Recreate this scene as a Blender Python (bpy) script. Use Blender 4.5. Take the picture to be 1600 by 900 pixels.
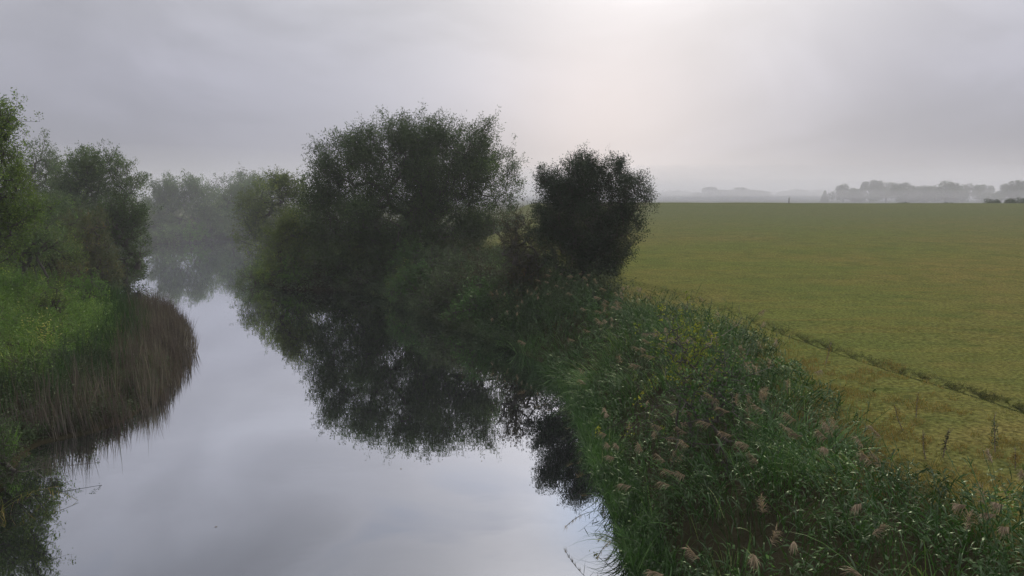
import bpy, math, random
import numpy as np
from mathutils import Vector

for o in list(bpy.data.objects):
    bpy.data.objects.remove(o)
SC = bpy.context.scene
COL = SC.collection
R = np.random.default_rng(7)
rad = math.radians

# ------------------------------------------------------------------ camera
F = 1180.0            # focal length in pixels of the 1600 wide photograph
PITCH = rad(7.0)
CH = 7.5              # eye height above the water, from the bridge
cam_d = bpy.data.cameras.new('camera')
cam = bpy.data.objects.new('camera', cam_d)
COL.objects.link(cam)
cam.location = (0, 0, CH)
cam.rotation_euler = (math.pi / 2 - PITCH, 0, 0)
cam_d.sensor_width = 36
cam_d.lens = 36 * F / 1600
cam_d.clip_start = 0.1
cam_d.clip_end = 8000
SC.camera = cam

# ------------------------------------------------------------------ world
W = bpy.data.worlds.new('World')
SC.world = W
W.use_nodes = True
wn, wl = W.node_tree.nodes, W.node_tree.links
wn.clear()


def N(tree, kind, **kw):
    n = tree.nodes.new(kind)
    for k, v in kw.items():
        setattr(n, k, v)
    return n


def ramp(tree, stops, fac=None, interp='LINEAR'):
    n = tree.nodes.new('ShaderNodeValToRGB')
    n.color_ramp.interpolation = interp
    e = n.color_ramp.elements
    while len(e) < len(stops):
        e.new(0.5)
    for i, (p, c) in enumerate(stops):
        e[i].position = p
        e[i].color = (c[0], c[1], c[2], 1) if hasattr(c, '__len__') else (c, c, c, 1)
    if fac is not None:
        tree.links.new(fac, n.inputs[0])
    return n


def mathn(tree, op, a, b=None, clamp=False):
    n = tree.nodes.new('ShaderNodeMath')
    n.operation = op
    n.use_clamp = clamp
    for i, v in enumerate((a, b)):
        if v is None:
            continue
        if isinstance(v, (int, float)):
            n.inputs[i].default_value = v
        else:
            tree.links.new(v, n.inputs[i])
    return n.outputs[0]


def mixc(tree, fac, a, b, mode='MIX'):
    n = tree.nodes.new('ShaderNodeMix')
    n.data_type = 'RGBA'
    n.blend_type = mode
    for s, v in ((n.inputs[0], fac), (n.inputs[6], a), (n.inputs[7], b)):
        if isinstance(v, (int, float)):
            s.default_value = v
        elif isinstance(v, tuple):
            s.default_value = (*v[:3], 1)
        else:
            tree.links.new(v, s)
    return n.outputs[2]


SUN_EL, SUN_AZ = rad(38), rad(22)      # veiled sun, ahead and to the right
T = W.node_tree
tc = N(T, 'ShaderNodeTexCoord')
sep = N(T, 'ShaderNodeSeparateXYZ')
wl.new(tc.outputs['Generated'], sep.inputs[0])
el = sep.outputs['Z']
base = ramp(T, [(0.0, (.33, .33, .37)), (.06, (.30, .30, .36)), (.14, (.42, .415, .475)),
                (.24, (.50, .495, .535)), (.44, (.60, .61, .68)), (.66, (1.0, 1.02, 1.06)), (1.0, (1.25, 1.28, 1.32))], el)


def dirv(u, v):
    x, y = (u - 800) / F, (450 - v) / F
    d = Vector((x, math.cos(PITCH) + y * math.sin(PITCH), -math.sin(PITCH) + y * math.cos(PITCH)))
    return d.normalized()


def glow(u, v, k):
    d = N(T, 'ShaderNodeVectorMath', operation='DOT_PRODUCT')
    wl.new(tc.outputs['Generated'], d.inputs[0])
    d.inputs[1].default_value = dirv(u, v)
    m = mathn(T, 'MAXIMUM', d.outputs['Value'], 0.0)
    return mathn(T, 'POWER', m, k)


nz = N(T, 'ShaderNodeTexNoise')
mp = N(T, 'ShaderNodeMapping')
mp.inputs['Scale'].default_value = (1.0, 1.0, 2.0)
mp.inputs['Rotation'].default_value = (0.0, 0.35, 0.2)
wl.new(tc.outputs['Generated'], mp.inputs[0])
wl.new(mp.outputs[0], nz.inputs['Vector'])
nz.inputs['Scale'].default_value = 2.6
nz.inputs['Detail'].default_value = 6; nz.inputs['Distortion'].default_value = .5
nz.inputs['Roughness'].default_value = .5
cl = ramp(T, [(.28, .76), (.47, .95), (.55, 1.08), (.72, 1.20)], nz.outputs[0])
c1 = mixc(T, 1.0, base.outputs[0], cl.outputs[0], 'MULTIPLY')
g1 = mixc(T, 1.0, (.28, .235, .19), glow(985, 165, 34), 'MULTIPLY')
g2 = mixc(T, 1.0, (.19, .145, .12), glow(930, 215, 110), 'MULTIPLY')
g3 = mixc(T, 1.0, (1.8, 1.7, 1.58), glow(1100, -700, 26), 'MULTIPLY')
c1 = mixc(T, mathn(T, 'MULTIPLY', glow(220, 290, 30), .6), c1, mixc(T, 1.0, c1, (.74, .74, .80), 'MULTIPLY'))
c1 = mixc(T, mathn(T, 'MULTIPLY', glow(1560, 200, 24), .5), c1, mixc(T, 1.0, c1, (.80, .79, .84), 'MULTIPLY'))
c2 = mixc(T, 1.0, c1, g1, 'ADD')
c2 = mixc(T, 1.0, c2, g2, 'ADD')
c2 = mixc(T, 1.0, c2, g3, 'ADD')
sky = N(T, 'ShaderNodeTexSky', sky_type='NISHITA', sun_disc=False)
sky.sun_elevation = SUN_EL
sky.sun_rotation = SUN_AZ
# fog layer over the clear sky; it tears open a little high up ahead
gap = mathn(T, 'MULTIPLY', glow(962, -250, 420), .9)
c2 = mixc(T, gap, c2, (1.0, 1.18, 1.48))
c10 = mixc(T, 1.0, c2, (10, 10, 10), 'MULTIPLY')
tear = mathn(T, 'MULTIPLY', ramp(T, [(.56, 0.0), (.66, 1.0)], nz.outputs[0]).outputs[0],
             ramp(T, [(.30, 0.0), (.42, .55)], el).outputs[0])
fin = mixc(T, mathn(T, 'ADD', tear, 0.06, True), c10, sky.outputs[0])
bg = N(T, 'ShaderNodeBackground')
bg.inputs['Strength'].default_value = 0.10
wl.new(fin, bg.inputs['Color'])
wo = N(T, 'ShaderNodeOutputWorld')
wl.new(bg.outputs[0], wo.inputs[0])

# ------------------------------------------------------------------ sun, exposure
sd = bpy.data.lights.new('sun', 'SUN')
sd.energy = 1.5
sd.angle = rad(12)
sd.color = (1, .93, .82)
so = bpy.data.objects.new('sun', sd)
COL.objects.link(so)
sdir = Vector((math.sin(SUN_AZ) * math.cos(SUN_EL), math.cos(SUN_AZ) * math.cos(SUN_EL), math.sin(SUN_EL)))
so.rotation_euler = sdir.to_track_quat('Z', 'Y').to_euler()
so.location = (20, 60, 60)

SC.view_settings.view_transform = 'Standard'
SC.view_settings.look = 'None'
SC.view_settings.gamma = 1
SC.view_settings.exposure = 0.1
SC.render.engine = 'CYCLES'
cy = SC.cycles
cy.use_denoising = True
try:
    cy.denoiser = 'OPENIMAGEDENOISE'
except Exception:
    pass
cy.max_bounces = 5
cy.diffuse_bounces = 3
cy.glossy_bounces = 2
cy.transmission_bounces = 3
cy.transparent_max_bounces = 4
cy.volume_bounces = 1
cy.sample_clamp_indirect = 4
HAZE_D = 0.0005

# ------------------------------------------------------------------ picture measurements -> places


def at(u, v, z=0.0):
    """ground place (x, y) seen at pixel u, v of the photograph on height z"""
    x, y = (u - 800) / F, (450 - v) / F
    Y = math.cos(PITCH) + y * math.sin(PITCH)
    Z = -math.sin(PITCH) + y * math.cos(PITCH)
    t = (z - CH) / Z
    return (x * t, Y * t)


def pt(u, v, D):
    x, y = (u - 800) / F, (450 - v) / F
    Y = math.cos(PITCH) + y * math.sin(PITCH)
    Z = -math.sin(PITCH) + y * math.cos(PITCH)
    t = D / Y
    return np.array((x * t, D, CH + Z * t))


left_px = [(-40, 835), (-8, 790), (12, 748), (55, 702), (85, 688), (150, 676), (215, 650), (258, 612), (280, 580),
           (292, 545), (286, 510), (258, 488), (215, 472), (175, 460), (190, 440), (222, 425), (215, 400), (240, 382), (310, 376), (380, 373)]
right_px = [(970, 880), (950, 800), (915, 715), (895, 645), (858, 578), (780, 540), (700, 508), (640, 486), (600, 464),
            (540, 456), (440, 453), (398, 440), (404, 415), (420, 396)]
LEFT = [(-11.5, -60), (-12, 0)] + [at(*p) for p in left_px]
RIGHT = [(4.0, -60), (3.0, 0)] + [at(*p) for p in right_px]
far = [(-30, 128), (-5, 124), (-6, 112), (-22, 104)]     # the river bends away to the right behind the willow
POLY = np.array(LEFT + far + RIGHT[::-1])


def seg_dist(p, a, b):
    ab = b - a
    t = np.clip(((p - a) @ ab) / (ab @ ab), 0, 1)
    return np.linalg.norm(p - a - t[:, None] * ab, axis=1)


def shore(x, y):
    """signed distance to the water's edge, positive on land"""
    p = np.stack([np.ravel(x), np.ravel(y)], 1).astype(float)
    d = np.full(len(p), 1e9)
    inside = np.zeros(len(p), bool)
    n = len(POLY)
    for i in range(n):
        a, b = POLY[i], POLY[(i + 1) % n]
        d = np.minimum(d, seg_dist(p, a, b))
        c = ((a[1] > p[:, 1]) != (b[1] > p[:, 1]))
        if a[1] != b[1]:
            xi = a[0] + (p[:, 1] - a[1]) / (b[1] - a[1]) * (b[0] - a[0])
            inside ^= c & (p[:, 0] < xi)
    return np.where(inside, -d, d)


_my = np.array([-60, 0, 16, 24, 35, 45, 56, 66, 90, 110, 128, 200])
_mx = np.array([-4, -4.5, -5, -7, -8, -10, -19, -24, -32, -37, -40, -60.])


def is_right(x, y):
    return np.ravel(x) > np.interp(np.ravel(y), _my, _mx)


RUT = np.array([at(960, 432, 2.5), at(1060, 458, 2.35), at(1150, 487, 2.3), at(1235, 522, 2.25), at(1300, 544, 2.25), at(1420, 583, 2.2),
                at(1520, 612, 2.2), at(1600, 637, 2.2), at(1750, 690, 2.2)])


def rut_dist(x, y):
    p = np.stack([np.ravel(x), np.ravel(y)], 1).astype(float)
    d = np.full(len(p), 1e9)
    for a, b in zip(RUT[:-1], RUT[1:]):
        d = np.minimum(d, seg_dist(p, a, b))
    xr = np.interp(-p[:, 1], -RUT[:, 1], RUT[:, 0])
    return d * np.where(p[:, 0] > xr, 1, -1)


def sst(t):
    t = np.clip(t, 0, 1)
    return t * t * (3 - 2 * t)


def wob(x, y, s, seed=0):
    a = seed * 1.7
    return (np.sin(x / s + a) * np.cos(y / s * 1.13 + 2 * a) + .5 * np.sin(x / s * 2.3 + y / s * 1.7 + a * 3)
            + .35 * np.sin(-x / s * 3.9 + y / s * 4.3 + a * 5)) / 1.85


def height(x, y):
    x = np.ravel(np.asarray(x, float)); y = np.ravel(np.asarray(y, float))
    d = shore(x, y)
    r = is_right(x, y)
    # right: a low bank, then the meadow rising to a crest about 165 m off, falling behind it
    up = 2.2 + np.interp(y, [-100, 38, 60, 110, 150, 165, 180, 230, 300, 3000], [0, 0, .38, 1.98, 3.34, 3.66, 3.5, .9, .1, -1.0])
    wx = sst((x + 6 - np.interp(y, _my, _mx) * .0) / 12) * sst((x - np.interp(y, _my, _mx) - 8) / 10)
    rightz = 1.6 * (1 - wx) + up * wx
    rightz += wob(x, y, 6, 1) * .05 + wob(x, y, 23, 2) * .12
    leftz = 1.0 + sst((d - 3) / 9) * 2.0 + wob(x, y, 7, 3) * .1
    g = np.where(r, rightz, leftz)
    rise = np.where(r, sst(d / 3.2), sst(d / 5.0) * .9 + .1)
    z = np.where(d > 0, -.05 + (g + .05) * rise, np.maximum(-1.6, -.05 + d * .7))
    rd = rut_dist(x, y)
    near = (np.abs(rd) < 4)
    z = z + np.where(near & r & (y > 5), -.17 * np.exp(-(rd / .24) ** 2) + .05 * np.exp(-((rd - .4) / .25) ** 2), 0)
    return z


# ------------------------------------------------------------------ mesh helpers
def make_obj(name, verts, faces, mat, rnd=None, parent=None, smooth=False, extra=None):
    verts = np.asarray(verts, np.float32).reshape(-1, 3)
    faces = np.asarray(faces, np.int32).reshape(-1, 4)
    me = bpy.data.meshes.new(name)
    me.vertices.add(len(verts))
    me.vertices.foreach_set('co', verts.ravel())
    me.loops.add(faces.size)
    me.loops.foreach_set('vertex_index', faces.ravel())
    me.polygons.add(len(faces))
    me.polygons.foreach_set('loop_start', np.arange(0, faces.size, 4, dtype=np.int32))
    me.polygons.foreach_set('loop_total', np.full(len(faces), 4, np.int32))
    if smooth:
        me.polygons.foreach_set('use_smooth', np.ones(len(faces), bool))
    me.update(calc_edges=True)
    if rnd is not None:
        a = me.attributes.new('rnd', 'FLOAT', 'POINT')
        a.data.foreach_set('value', np.asarray(rnd, np.float32))
    if extra:
        for k, v in extra.items():
            a = me.attributes.new(k, 'FLOAT', 'POINT')
            a.data.foreach_set('value', np.asarray(v, np.float32))
    me.materials.append(mat)
    o = bpy.data.objects.new(name, me)
    COL.objects.link(o)
    if parent:
        o.parent = parent
    return o


def tag(o, label=None, cat=None, group=None, kind=None):
    for k, v in (('label', label), ('category', cat), ('group', group), ('kind', kind)):
        if v:
            o[k] = v
    return o


def empty(name, loc):
    o = bpy.data.objects.new(name, None)
    o.empty_display_size = .3
    o.location = loc
    COL.objects.link(o)
    return o


class MB:
    def __init__(s):
        s.v, s.f, s.r, s.n = [], [], [], 0

    def add(s, v, f, r):
        """v (n,k,3), f (m,4) pattern on k verts, r (n,)"""
        n, k = v.shape[:2]
        if n == 0:
            return
        s.v.append(v.reshape(-1, 3))
        s.f.append((np.arange(n)[:, None, None] * k + np.asarray(f)[None] + s.n).reshape(-1, 4))
        s.r.append(np.repeat(r, k))
        s.n += n * k

    def build(s, name, mat, parent=None, loc=None, smooth=False):
        v = np.concatenate(s.v)
        if loc is not None:
            v = v - np.asarray(loc)
        return make_obj(name, v, np.concatenate(s.f), mat, np.concatenate(s.r), parent, smooth)


def nrm(a):
    return a / np.maximum(np.linalg.norm(a, axis=-1, keepdims=True), 1e-9)


def rv(n, rng=R):
    return nrm(rng.normal(size=(n, 3)))


def leaves(mb, P, D, L, Wd, rnd, rng=R, fold=.25):
    n = len(P)
    D = nrm(D)
    S = nrm(np.cross(D, rv(n, rng)))
    Nn = np.cross(D, S)
    L = np.broadcast_to(L, n)[:, None]; Wd = np.broadcast_to(Wd, n)[:, None]
    # two quads folded along the midrib: a leaf with a slight V
    b = P; t = P + D * L - Nn * L * .08
    m1 = P + D * L * .4
    a1 = P + D * L * .42 + S * Wd * .5 + Nn * Wd * fold
    a2 = P + D * L * .42 - S * Wd * .5 + Nn * Wd * fold
    v = np.stack([b, a1, t, a2], 1)
    mb.add(v, [[0, 1, 2, 3]], rnd)


def blades(mb, P, D, L, Wd, droop, rnd, rng=R, nseg=3):
    n = len(P)
    D = nrm(D)
    S = nrm(np.cross(D, np.array([0, 0, 1.]) + .6 * rv(n, rng)))
    L = np.broadcast_to(L, n)[:, None]; Wd = np.broadcast_to(Wd, n)[:, None]; dr = np.broadcast_to(droop, n)[:, None]
    rows = []
    for k in range(nseg + 1):
        t = k / nseg
        c = P + D * L * t - np.array([0, 0, 1.]) * dr * L * t * t
        w = Wd * (.55 + .45 * math.sin(math.pi * min(1, t * 1.6))) * (1 - t ** 2.2 * .93) * .5
        rows += [c - S * w, c + S * w]
    f = [[2 * k, 2 * k + 1, 2 * k + 3, 2 * k + 2] for k in range(nseg)]
    mb.add(np.stack(rows, 1), f, rnd)


def tubes(mb, A, B, ra, rb, rnd=None, sides=6):
    A = np.atleast_2d(A); B = np.atleast_2d(B)
    n = len(A)
    ra = np.broadcast_to(ra, n)[:, None]; rb = np.broadcast_to(rb, n)[:, None]
    d = nrm(B - A)
    ref = np.where(np.abs(d[:, 2:3]) > .9, np.array([[1., 0, 0]]), np.array([[0, 0, 1.]]))
    s = nrm(np.cross(d, ref)); t = np.cross(d, s)
    rows = []
    for k in range(sides):
        a = 2 * math.pi * k / sides
        o = math.cos(a) * s + math.sin(a) * t
        rows.append(A + o * ra)
    for k in range(sides):
        a = 2 * math.pi * k / sides
        o = math.cos(a) * s + math.sin(a) * t
        rows.append(B + o * rb)
    f = [[k, (k + 1) % sides, sides + (k + 1) % sides, sides + k] for k in range(sides)]
    mb.add(np.stack(rows, 1), f, np.zeros(n) if rnd is None else rnd)


# ------------------------------------------------------------------ materials
def leaf_mat(name, stops, trans=.35, gloss=.06, clump=None, cs=.5, rough=.45):
    m = bpy.data.materials.new(name)
    m.use_nodes = True
    t = m.node_tree
    t.nodes.clear()
    at_ = N(t, 'ShaderNodeAttribute', attribute_name='rnd')
    rp = ramp(t, stops, at_.outputs['Fac'])
    col = rp.outputs[0]
    if clump:
        g = N(t, 'ShaderNodeNewGeometry')
        nn = N(t, 'ShaderNodeTexNoise')
        nn.inputs['Scale'].default_value = cs
        nn.inputs['Detail'].default_value = 3
        t.links.new(g.outputs['Position'], nn.inputs['Vector'])
        fc = ramp(t, [(.42, 0.0), (.66, 1.0)], nn.outputs[0])
        f2 = mathn(t, 'MULTIPLY', fc.outputs[0], .8)
        col = mixc(t, f2, col, clump)
    di = N(t, 'ShaderNodeBsdfDiffuse')
    tr = N(t, 'ShaderNodeBsdfTranslucent')
    gl = N(t, 'ShaderNodeBsdfGlossy')
    gl.inputs['Roughness'].default_value = rough
    gl.inputs['Color'].default_value = (.52, .58, .42, 1)
    t.links.new(col, di.inputs[0])
    tcx = mixc(t, 1.0, col, (1.15, 1.2, .7), 'MULTIPLY')
    t.links.new(tcx, tr.inputs[0])
    a = N(t, 'ShaderNodeMixShader'); a.inputs[0].default_value = trans
    t.links.new(di.outputs[0], a.inputs[1]); t.links.new(tr.outputs[0], a.inputs[2])
    b = N(t, 'ShaderNodeMixShader'); b.inputs[0].default_value = gloss * 1.0
    t.links.new(a.outputs[0], b.inputs[1]); t.links.new(gl.outputs[0], b.inputs[2])
    o = N(t, 'ShaderNodeOutputMaterial')
    t.links.new(b.outputs[0], o.inputs[0])
    return m


def bark_mat(name, c):
    m = bpy.data.materials.new(name)
    m.use_nodes = True
    t = m.node_tree
    p = t.nodes['Principled BSDF']
    g = N(t, 'ShaderNodeNewGeometry')
    nn = N(t, 'ShaderNodeTexNoise'); nn.inputs['Scale'].default_value = 9
    t.links.new(g.outputs['Position'], nn.inputs['Vector'])
    rp = ramp(t, [(.3, tuple(x * .6 for x in c)), (.7, tuple(x * 1.3 for x in c))], nn.outputs[0])
    t.links.new(rp.outputs[0], p.inputs['Base Color'])
    p.inputs['Roughness'].default_value = .9
    bp = N(t, 'ShaderNodeBump'); bp.inputs['Strength'].default_value = .5
    t.links.new(nn.outputs[0], bp.inputs['Height']); t.links.new(bp.outputs[0], p.inputs['Normal'])
    return m


M = {}
M['bark'] = bark_mat('bark', (.055, .047, .038))
M['dead'] = bark_mat('dead_wood', (.16, .13, .10))
M['willow'] = leaf_mat('willow_leaf', [(0, (0.012, 0.023, 0.007)), (.6, (0.041, 0.077, 0.021)), (1, (0.117, 0.177, 0.046))], .35, .07, (0.031, 0.053, 0.015), .35)
M['haw'] = leaf_mat('hawthorn_leaf', [(0, (0.007, 0.017, 0.007)), (.7, (0.014, 0.030, 0.013)), (1, (0.034, 0.058, 0.020))], .22, .07, (0.010, 0.021, 0.011), .8)
M['haws'] = leaf_mat('bronze_leaf', [(0, (0.018, 0.019, 0.012)), (.6, (0.046, 0.046, 0.024)), (1, (0.120, 0.072, 0.036))], .3, .05, (0.036, 0.031, 0.022), 1.2)
M['lefttree'] = leaf_mat('ash_leaf', [(0, (0.026, 0.047, 0.009)), (.6, (0.102, 0.174, 0.033)), (1, (0.326, 0.407, 0.084))], .4, .06, (0.112, 0.160, 0.030), .5)
M['pale'] = leaf_mat('pale_leaf', [(0, (0.065, 0.098, 0.058)), (.6, (0.104, 0.143, 0.085)), (1, (0.169, 0.208, 0.117))], .4, .05)
M['mid'] = leaf_mat('mid_leaf', [(0, (0.025, 0.046, 0.020)), (.6, (0.096, 0.152, 0.061)), (1, (0.244, 0.335, 0.120))], .35, .05, (0.076, 0.105, 0.046), .3)
M['olive'] = leaf_mat('olive_leaf', [(0, (0.029, 0.045, 0.013)), (.6, (0.109, 0.154, 0.044)), (1, (0.280, 0.326, 0.090))], .4, .05, (0.089, 0.113, 0.034), .3)
M['bright'] = leaf_mat('bright_leaf', [(0, (0.042, 0.095, 0.017)), (.6, (0.086, 0.169, 0.032)), (1, (0.146, 0.257, 0.055))], .45, .05)
M['brownish'] = leaf_mat('autumn_leaf', [(0, (0.039, 0.044, 0.021)), (.5, (0.078, 0.078, 0.036)), (.85, (0.143, 0.111, 0.046)), (1, (0.312, 0.156, 0.046))], .35, .05, (0.058, 0.078, 0.033), .9)
M['yellow'] = leaf_mat('yellowing_leaf', [(0, (0.056, 0.099, 0.016)), (.5, (0.149, 0.184, 0.019)), (1, (0.373, 0.343, 0.033))], .4, .05)
M['far'] = leaf_mat('distant_leaf', [(0, (0.030, 0.046, 0.025)), (1, (0.070, 0.094, 0.043))], .3, .0)
M['reed'] = leaf_mat('reed_leaf', [(0, (0.006, 0.019, 0.005)), (.5, (0.022, 0.065, 0.015)), (.85, (0.060, 0.134, 0.032)), (1, (0.181, 0.212, 0.065))], .3, .08, (0.016, 0.044, 0.009), .35, .33)
M['nettle'] = leaf_mat('nettle_leaf', [(0, (0.008, 0.025, 0.005)), (.6, (0.034, 0.094, 0.017)), (1, (0.097, 0.203, 0.035))], .35, .09, (0.037, 0.091, 0.013), .45)
M['grey'] = leaf_mat('grey_green_leaf', [(0, (0.013, 0.022, 0.011)), (.6, (0.051, 0.081, 0.035)), (1, (0.142, 0.181, 0.087))], .3, .06, (0.054, 0.066, 0.035), .5)
M['plume'] = leaf_mat('reed_plume', [(0, (0.140, 0.104, 0.076)), (.6, (0.290, 0.216, 0.158)), (1, (0.506, 0.394, 0.288))], .4, .02)
M['brownreed'] = leaf_mat('old_reed', [(0, (0.044, 0.036, 0.032)), (.5, (0.110, 0.090, 0.082)), (.85, (0.193, 0.162, 0.137)), (1, (0.061, 0.093, 0.036))], .25, .03, (0.066, 0.044, 0.046), .6)
M['longgrass'] = leaf_mat('long_grass', [(0, (0.014, 0.038, 0.009)), (.6, (0.058, 0.138, 0.034)), (.92, (0.141, 0.243, 0.065)), (1, (0.320, 0.313, 0.148))], .35, .075, (0.043, 0.098, 0.019), .5, .35)
M['slope'] = leaf_mat('bank_grass', [(0, (0.030, 0.061, 0.008)), (.5, (0.101, 0.197, 0.027)), (.9, (0.236, 0.374, 0.058)), (1, (0.548, 0.484, 0.176))], .4, .07, (0.079, 0.134, 0.022), .35)
M['meadow'] = leaf_mat('meadow_grass', [(0, (0.063, 0.083, 0.019)), (.55, (0.126, 0.148, 0.033)), (.9, (0.207, 0.196, 0.055)), (1, (0.309, 0.242, 0.109))], .35, .03, (0.154, 0.127, 0.039), .35)
M['drygrass'] = leaf_mat('dry_grass', [(0, (0.072, 0.081, 0.017)), (.5, (0.156, 0.135, 0.032)), (1, (0.312, 0.205, 0.072))], .35, .03, (0.204, 0.130, 0.041), .5)
M['rutgrass'] = leaf_mat('coarse_grass', [(0, (0.025, 0.038, 0.010)), (.7, (0.062, 0.071, 0.022)), (1, (0.115, 0.099, 0.041))], .3, .03)


def ground_mat():
    m = bpy.data.materials.new('ground')
    m.use_nodes = True
    t = m.node_tree
    p = t.nodes['Principled BSDF']
    p.inputs['Roughness'].default_value = 1
    p.inputs['Specular IOR Level'].default_value = .0
    g = N(t, 'ShaderNodeNewGeometry')

    def noise(s, d=4, scale=(1, 1, 1), r=.6):
        mpn = N(t, 'ShaderNodeMapping')
        mpn.inputs['Scale'].default_value = scale
        t.links.new(g.outputs['Position'], mpn.inputs[0])
        n = N(t, 'ShaderNodeTexNoise')
        n.inputs['Scale'].default_value = s; n.inputs['Detail'].default_value = d; n.inputs['Roughness'].default_value = r
        t.links.new(mpn.outputs[0], n.inputs['Vector'])
        return n.outputs[0]
    big = noise(.045, 4, (1, 1.6, 1))
    c = mixc(t, ramp(t, [(.42, 0.0), (.60, 1.0)], big).outputs[0], (.088, .096, .027), (.112, .096, .032))
    mid_ = noise(.5, 5)
    c = mixc(t, ramp(t, [(.40, 0.0), (.68, .75)], mid_).outputs[0], c, (.062, .076, .022))
    rows_ = noise(.9, 3, (.12, 1.6, 1))
    c = mixc(t, ramp(t, [(.5, 0.0), (.72, .45)], rows_).outputs[0], c, (.125, .092, .028))
    sy = N(t, 'ShaderNodeSeparateXYZ'); t.links.new(g.outputs['Position'], sy.inputs[0])
    yy = mathn(t, 'MULTIPLY', sy.outputs['Y'], .005)
    c = mixc(t, ramp(t, [(.30, 0.0), (.60, .8)], yy).outputs[0], c, (.082, .088, .044))  # far zone of the meadow, with some haze greyed into its colour
    fine = noise(9, 4)
    c = mixc(t, .75, c, ramp(t, [(.32, .30), (.68, 1.9)], fine).outputs[0], 'MULTIPLY')
    tuft = noise(1.7, 2, (.6, 1, 1))
    c = mixc(t, ramp(t, [(.60, 0.0), (.70, .6)], tuft).outputs[0], c, (.045, .055, .016))
    fa = N(t, 'ShaderNodeAttribute', attribute_name='field')
    bankc = mixc(t, fine, (.018, .016, .010), (.045, .040, .022))
    c = mixc(t, fa.outputs['Fac'], bankc, c)
    t.links.new(c, p.inputs['Base Color'])
    bp = N(t, 'ShaderNodeBump'); bp.inputs['Strength'].default_value = .9; bp.inputs['Distance'].default_value = .12
    hsum = mathn(t, 'ADD', mathn(t, 'MULTIPLY', fine, .35), mid_)
    t.links.new(hsum, bp.inputs['Height']); t.links.new(bp.outputs[0], p.inputs['Normal'])
    return m


def water_mat():
    m = bpy.data.materials.new('water')
    m.use_nodes = True
    t = m.node_tree
    t.nodes.clear()
    g = N(t, 'ShaderNodeNewGeometry')
    mpn = N(t, 'ShaderNodeMapping'); mpn.inputs['Scale'].default_value = (.7, 1.0, 1)
    t.links.new(g.outputs['Position'], mpn.inputs[0])
    n = N(t, 'ShaderNodeTexNoise'); n.inputs['Scale'].default_value = 1.3; n.inputs['Detail'].default_value = 2
    t.links.new(mpn.outputs[0], n.inputs['Vector'])
    bp = N(t, 'ShaderNodeBump'); bp.inputs['Strength'].default_value = .5; bp.inputs['Distance'].default_value = .0035
    t.links.new(n.outputs[0], bp.inputs['Height'])
    gl = N(t, 'ShaderNodeBsdfGlossy'); gl.inputs['Roughness'].default_value = .012
    gl.inputs['Color'].default_value = (.93, .95, 1.0, 1)
    t.links.new(bp.outputs[0], gl.inputs['Normal'])
    di = N(t, 'ShaderNodeBsdfDiffuse'); di.inputs[0].default_value = (.006, .007, .007, 1)
    fr = N(t, 'ShaderNodeFresnel'); fr.inputs['IOR'].default_value = 1.9
    fac = ramp(t, [(0, .15), (.10, .24), (.17, .35), (.27, .76), (.5, .90), (1, .98)], fr.outputs[0])
    a = N(t, 'ShaderNodeMixShader')
    t.links.new(fac.outputs[0], a.inputs[0]); t.links.new(di.outputs[0], a.inputs[1]); t.links.new(gl.outputs[0], a.inputs[2])
    o = N(t, 'ShaderNodeOutputMaterial')
    t.links.new(a.outputs[0], o.inputs[0])
    return m


# ------------------------------------------------------------------ ground and water
def spread(a, b, step, lo, hi):
    c = list(np.arange(a, b, step)) + [b]
    s = step; x = b
    while x < hi:
        s *= 1.12; x += s; c.append(x)
    s = step; x = a; pre = []
    while x > lo:
        s *= 1.12; x -= s; pre.append(x)
    return np.array(pre[::-1] + c)


gx = spread(-24, 22, .26, -3000, 3000)
gy = spread(12, 62, .3, -80, 3400)
X, Y = np.meshgrid(gx, gy)
Z = height(X, Y)
dS = shore(X, Y)
rt = is_right(X, Y)
fld = np.where(rt, sst((dS - 5.0) / 1.5), sst((dS - 14) / 6))
V = np.stack([X.ravel(), Y.ravel(), Z], 1)
nx, ny = len(gx), len(gy)
ii = (np.arange(ny - 1)[:, None] * nx + np.arange(nx - 1)[None]).ravel()
gnd = make_obj('ground', V, np.stack([ii, ii + 1, ii + 1 + nx, ii + nx], 1), ground_mat(), smooth=True, extra={'field': fld})
tag(gnd, kind='structure')
wv = np.array([[-75, -75, 0], [30, -75, 0], [30, 145, 0], [-75, 145, 0]])
wat = make_obj('river_water', wv, [[0, 1, 2, 3]], water_mat())
tag(wat, kind='structure')

# haze
bm_v = np.array([[x, y, z] for z in (-4, 50) for y in (-250, 4000) for x in (-3600, 3600)], float)
bm_f = [[0, 2, 3, 1], [4, 5, 7, 6], [0, 1, 5, 4], [2, 6, 7, 3], [0, 4, 6, 2], [1, 3, 7, 5]]
hm = bpy.data.materials.new('haze'); hm.use_nodes = True
ht = hm.node_tree; ht.nodes.clear()
pv = N(ht, 'ShaderNodeVolumePrincipled')
pv.inputs['Color'].default_value = (.90, .90, .95, 1)
pv.inputs['Density'].default_value = HAZE_D
pv.inputs['Anisotropy'].default_value = .35
oo = N(ht, 'ShaderNodeOutputMaterial')
ht.links.new(pv.outputs[0], oo.inputs['Volume'])
hz = make_obj('haze', bm_v, bm_f, hm)
tag(hz, kind='stuff')


# thicker mist lying over the river bend
mm = bpy.data.materials.new('river_mist'); mm.use_nodes = True
mt_ = mm.node_tree; mt_.nodes.clear()
pm = N(mt_, 'ShaderNodeVolumePrincipled')
pm.inputs['Color'].default_value = (.70, .72, .76, 1)
pm.inputs['Density'].default_value = 0.0025
pm.inputs['Anisotropy'].default_value = .3
om = N(mt_, 'ShaderNodeOutputMaterial')
mt_.links.new(pm.outputs[0], om.inputs['Volume'])


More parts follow.
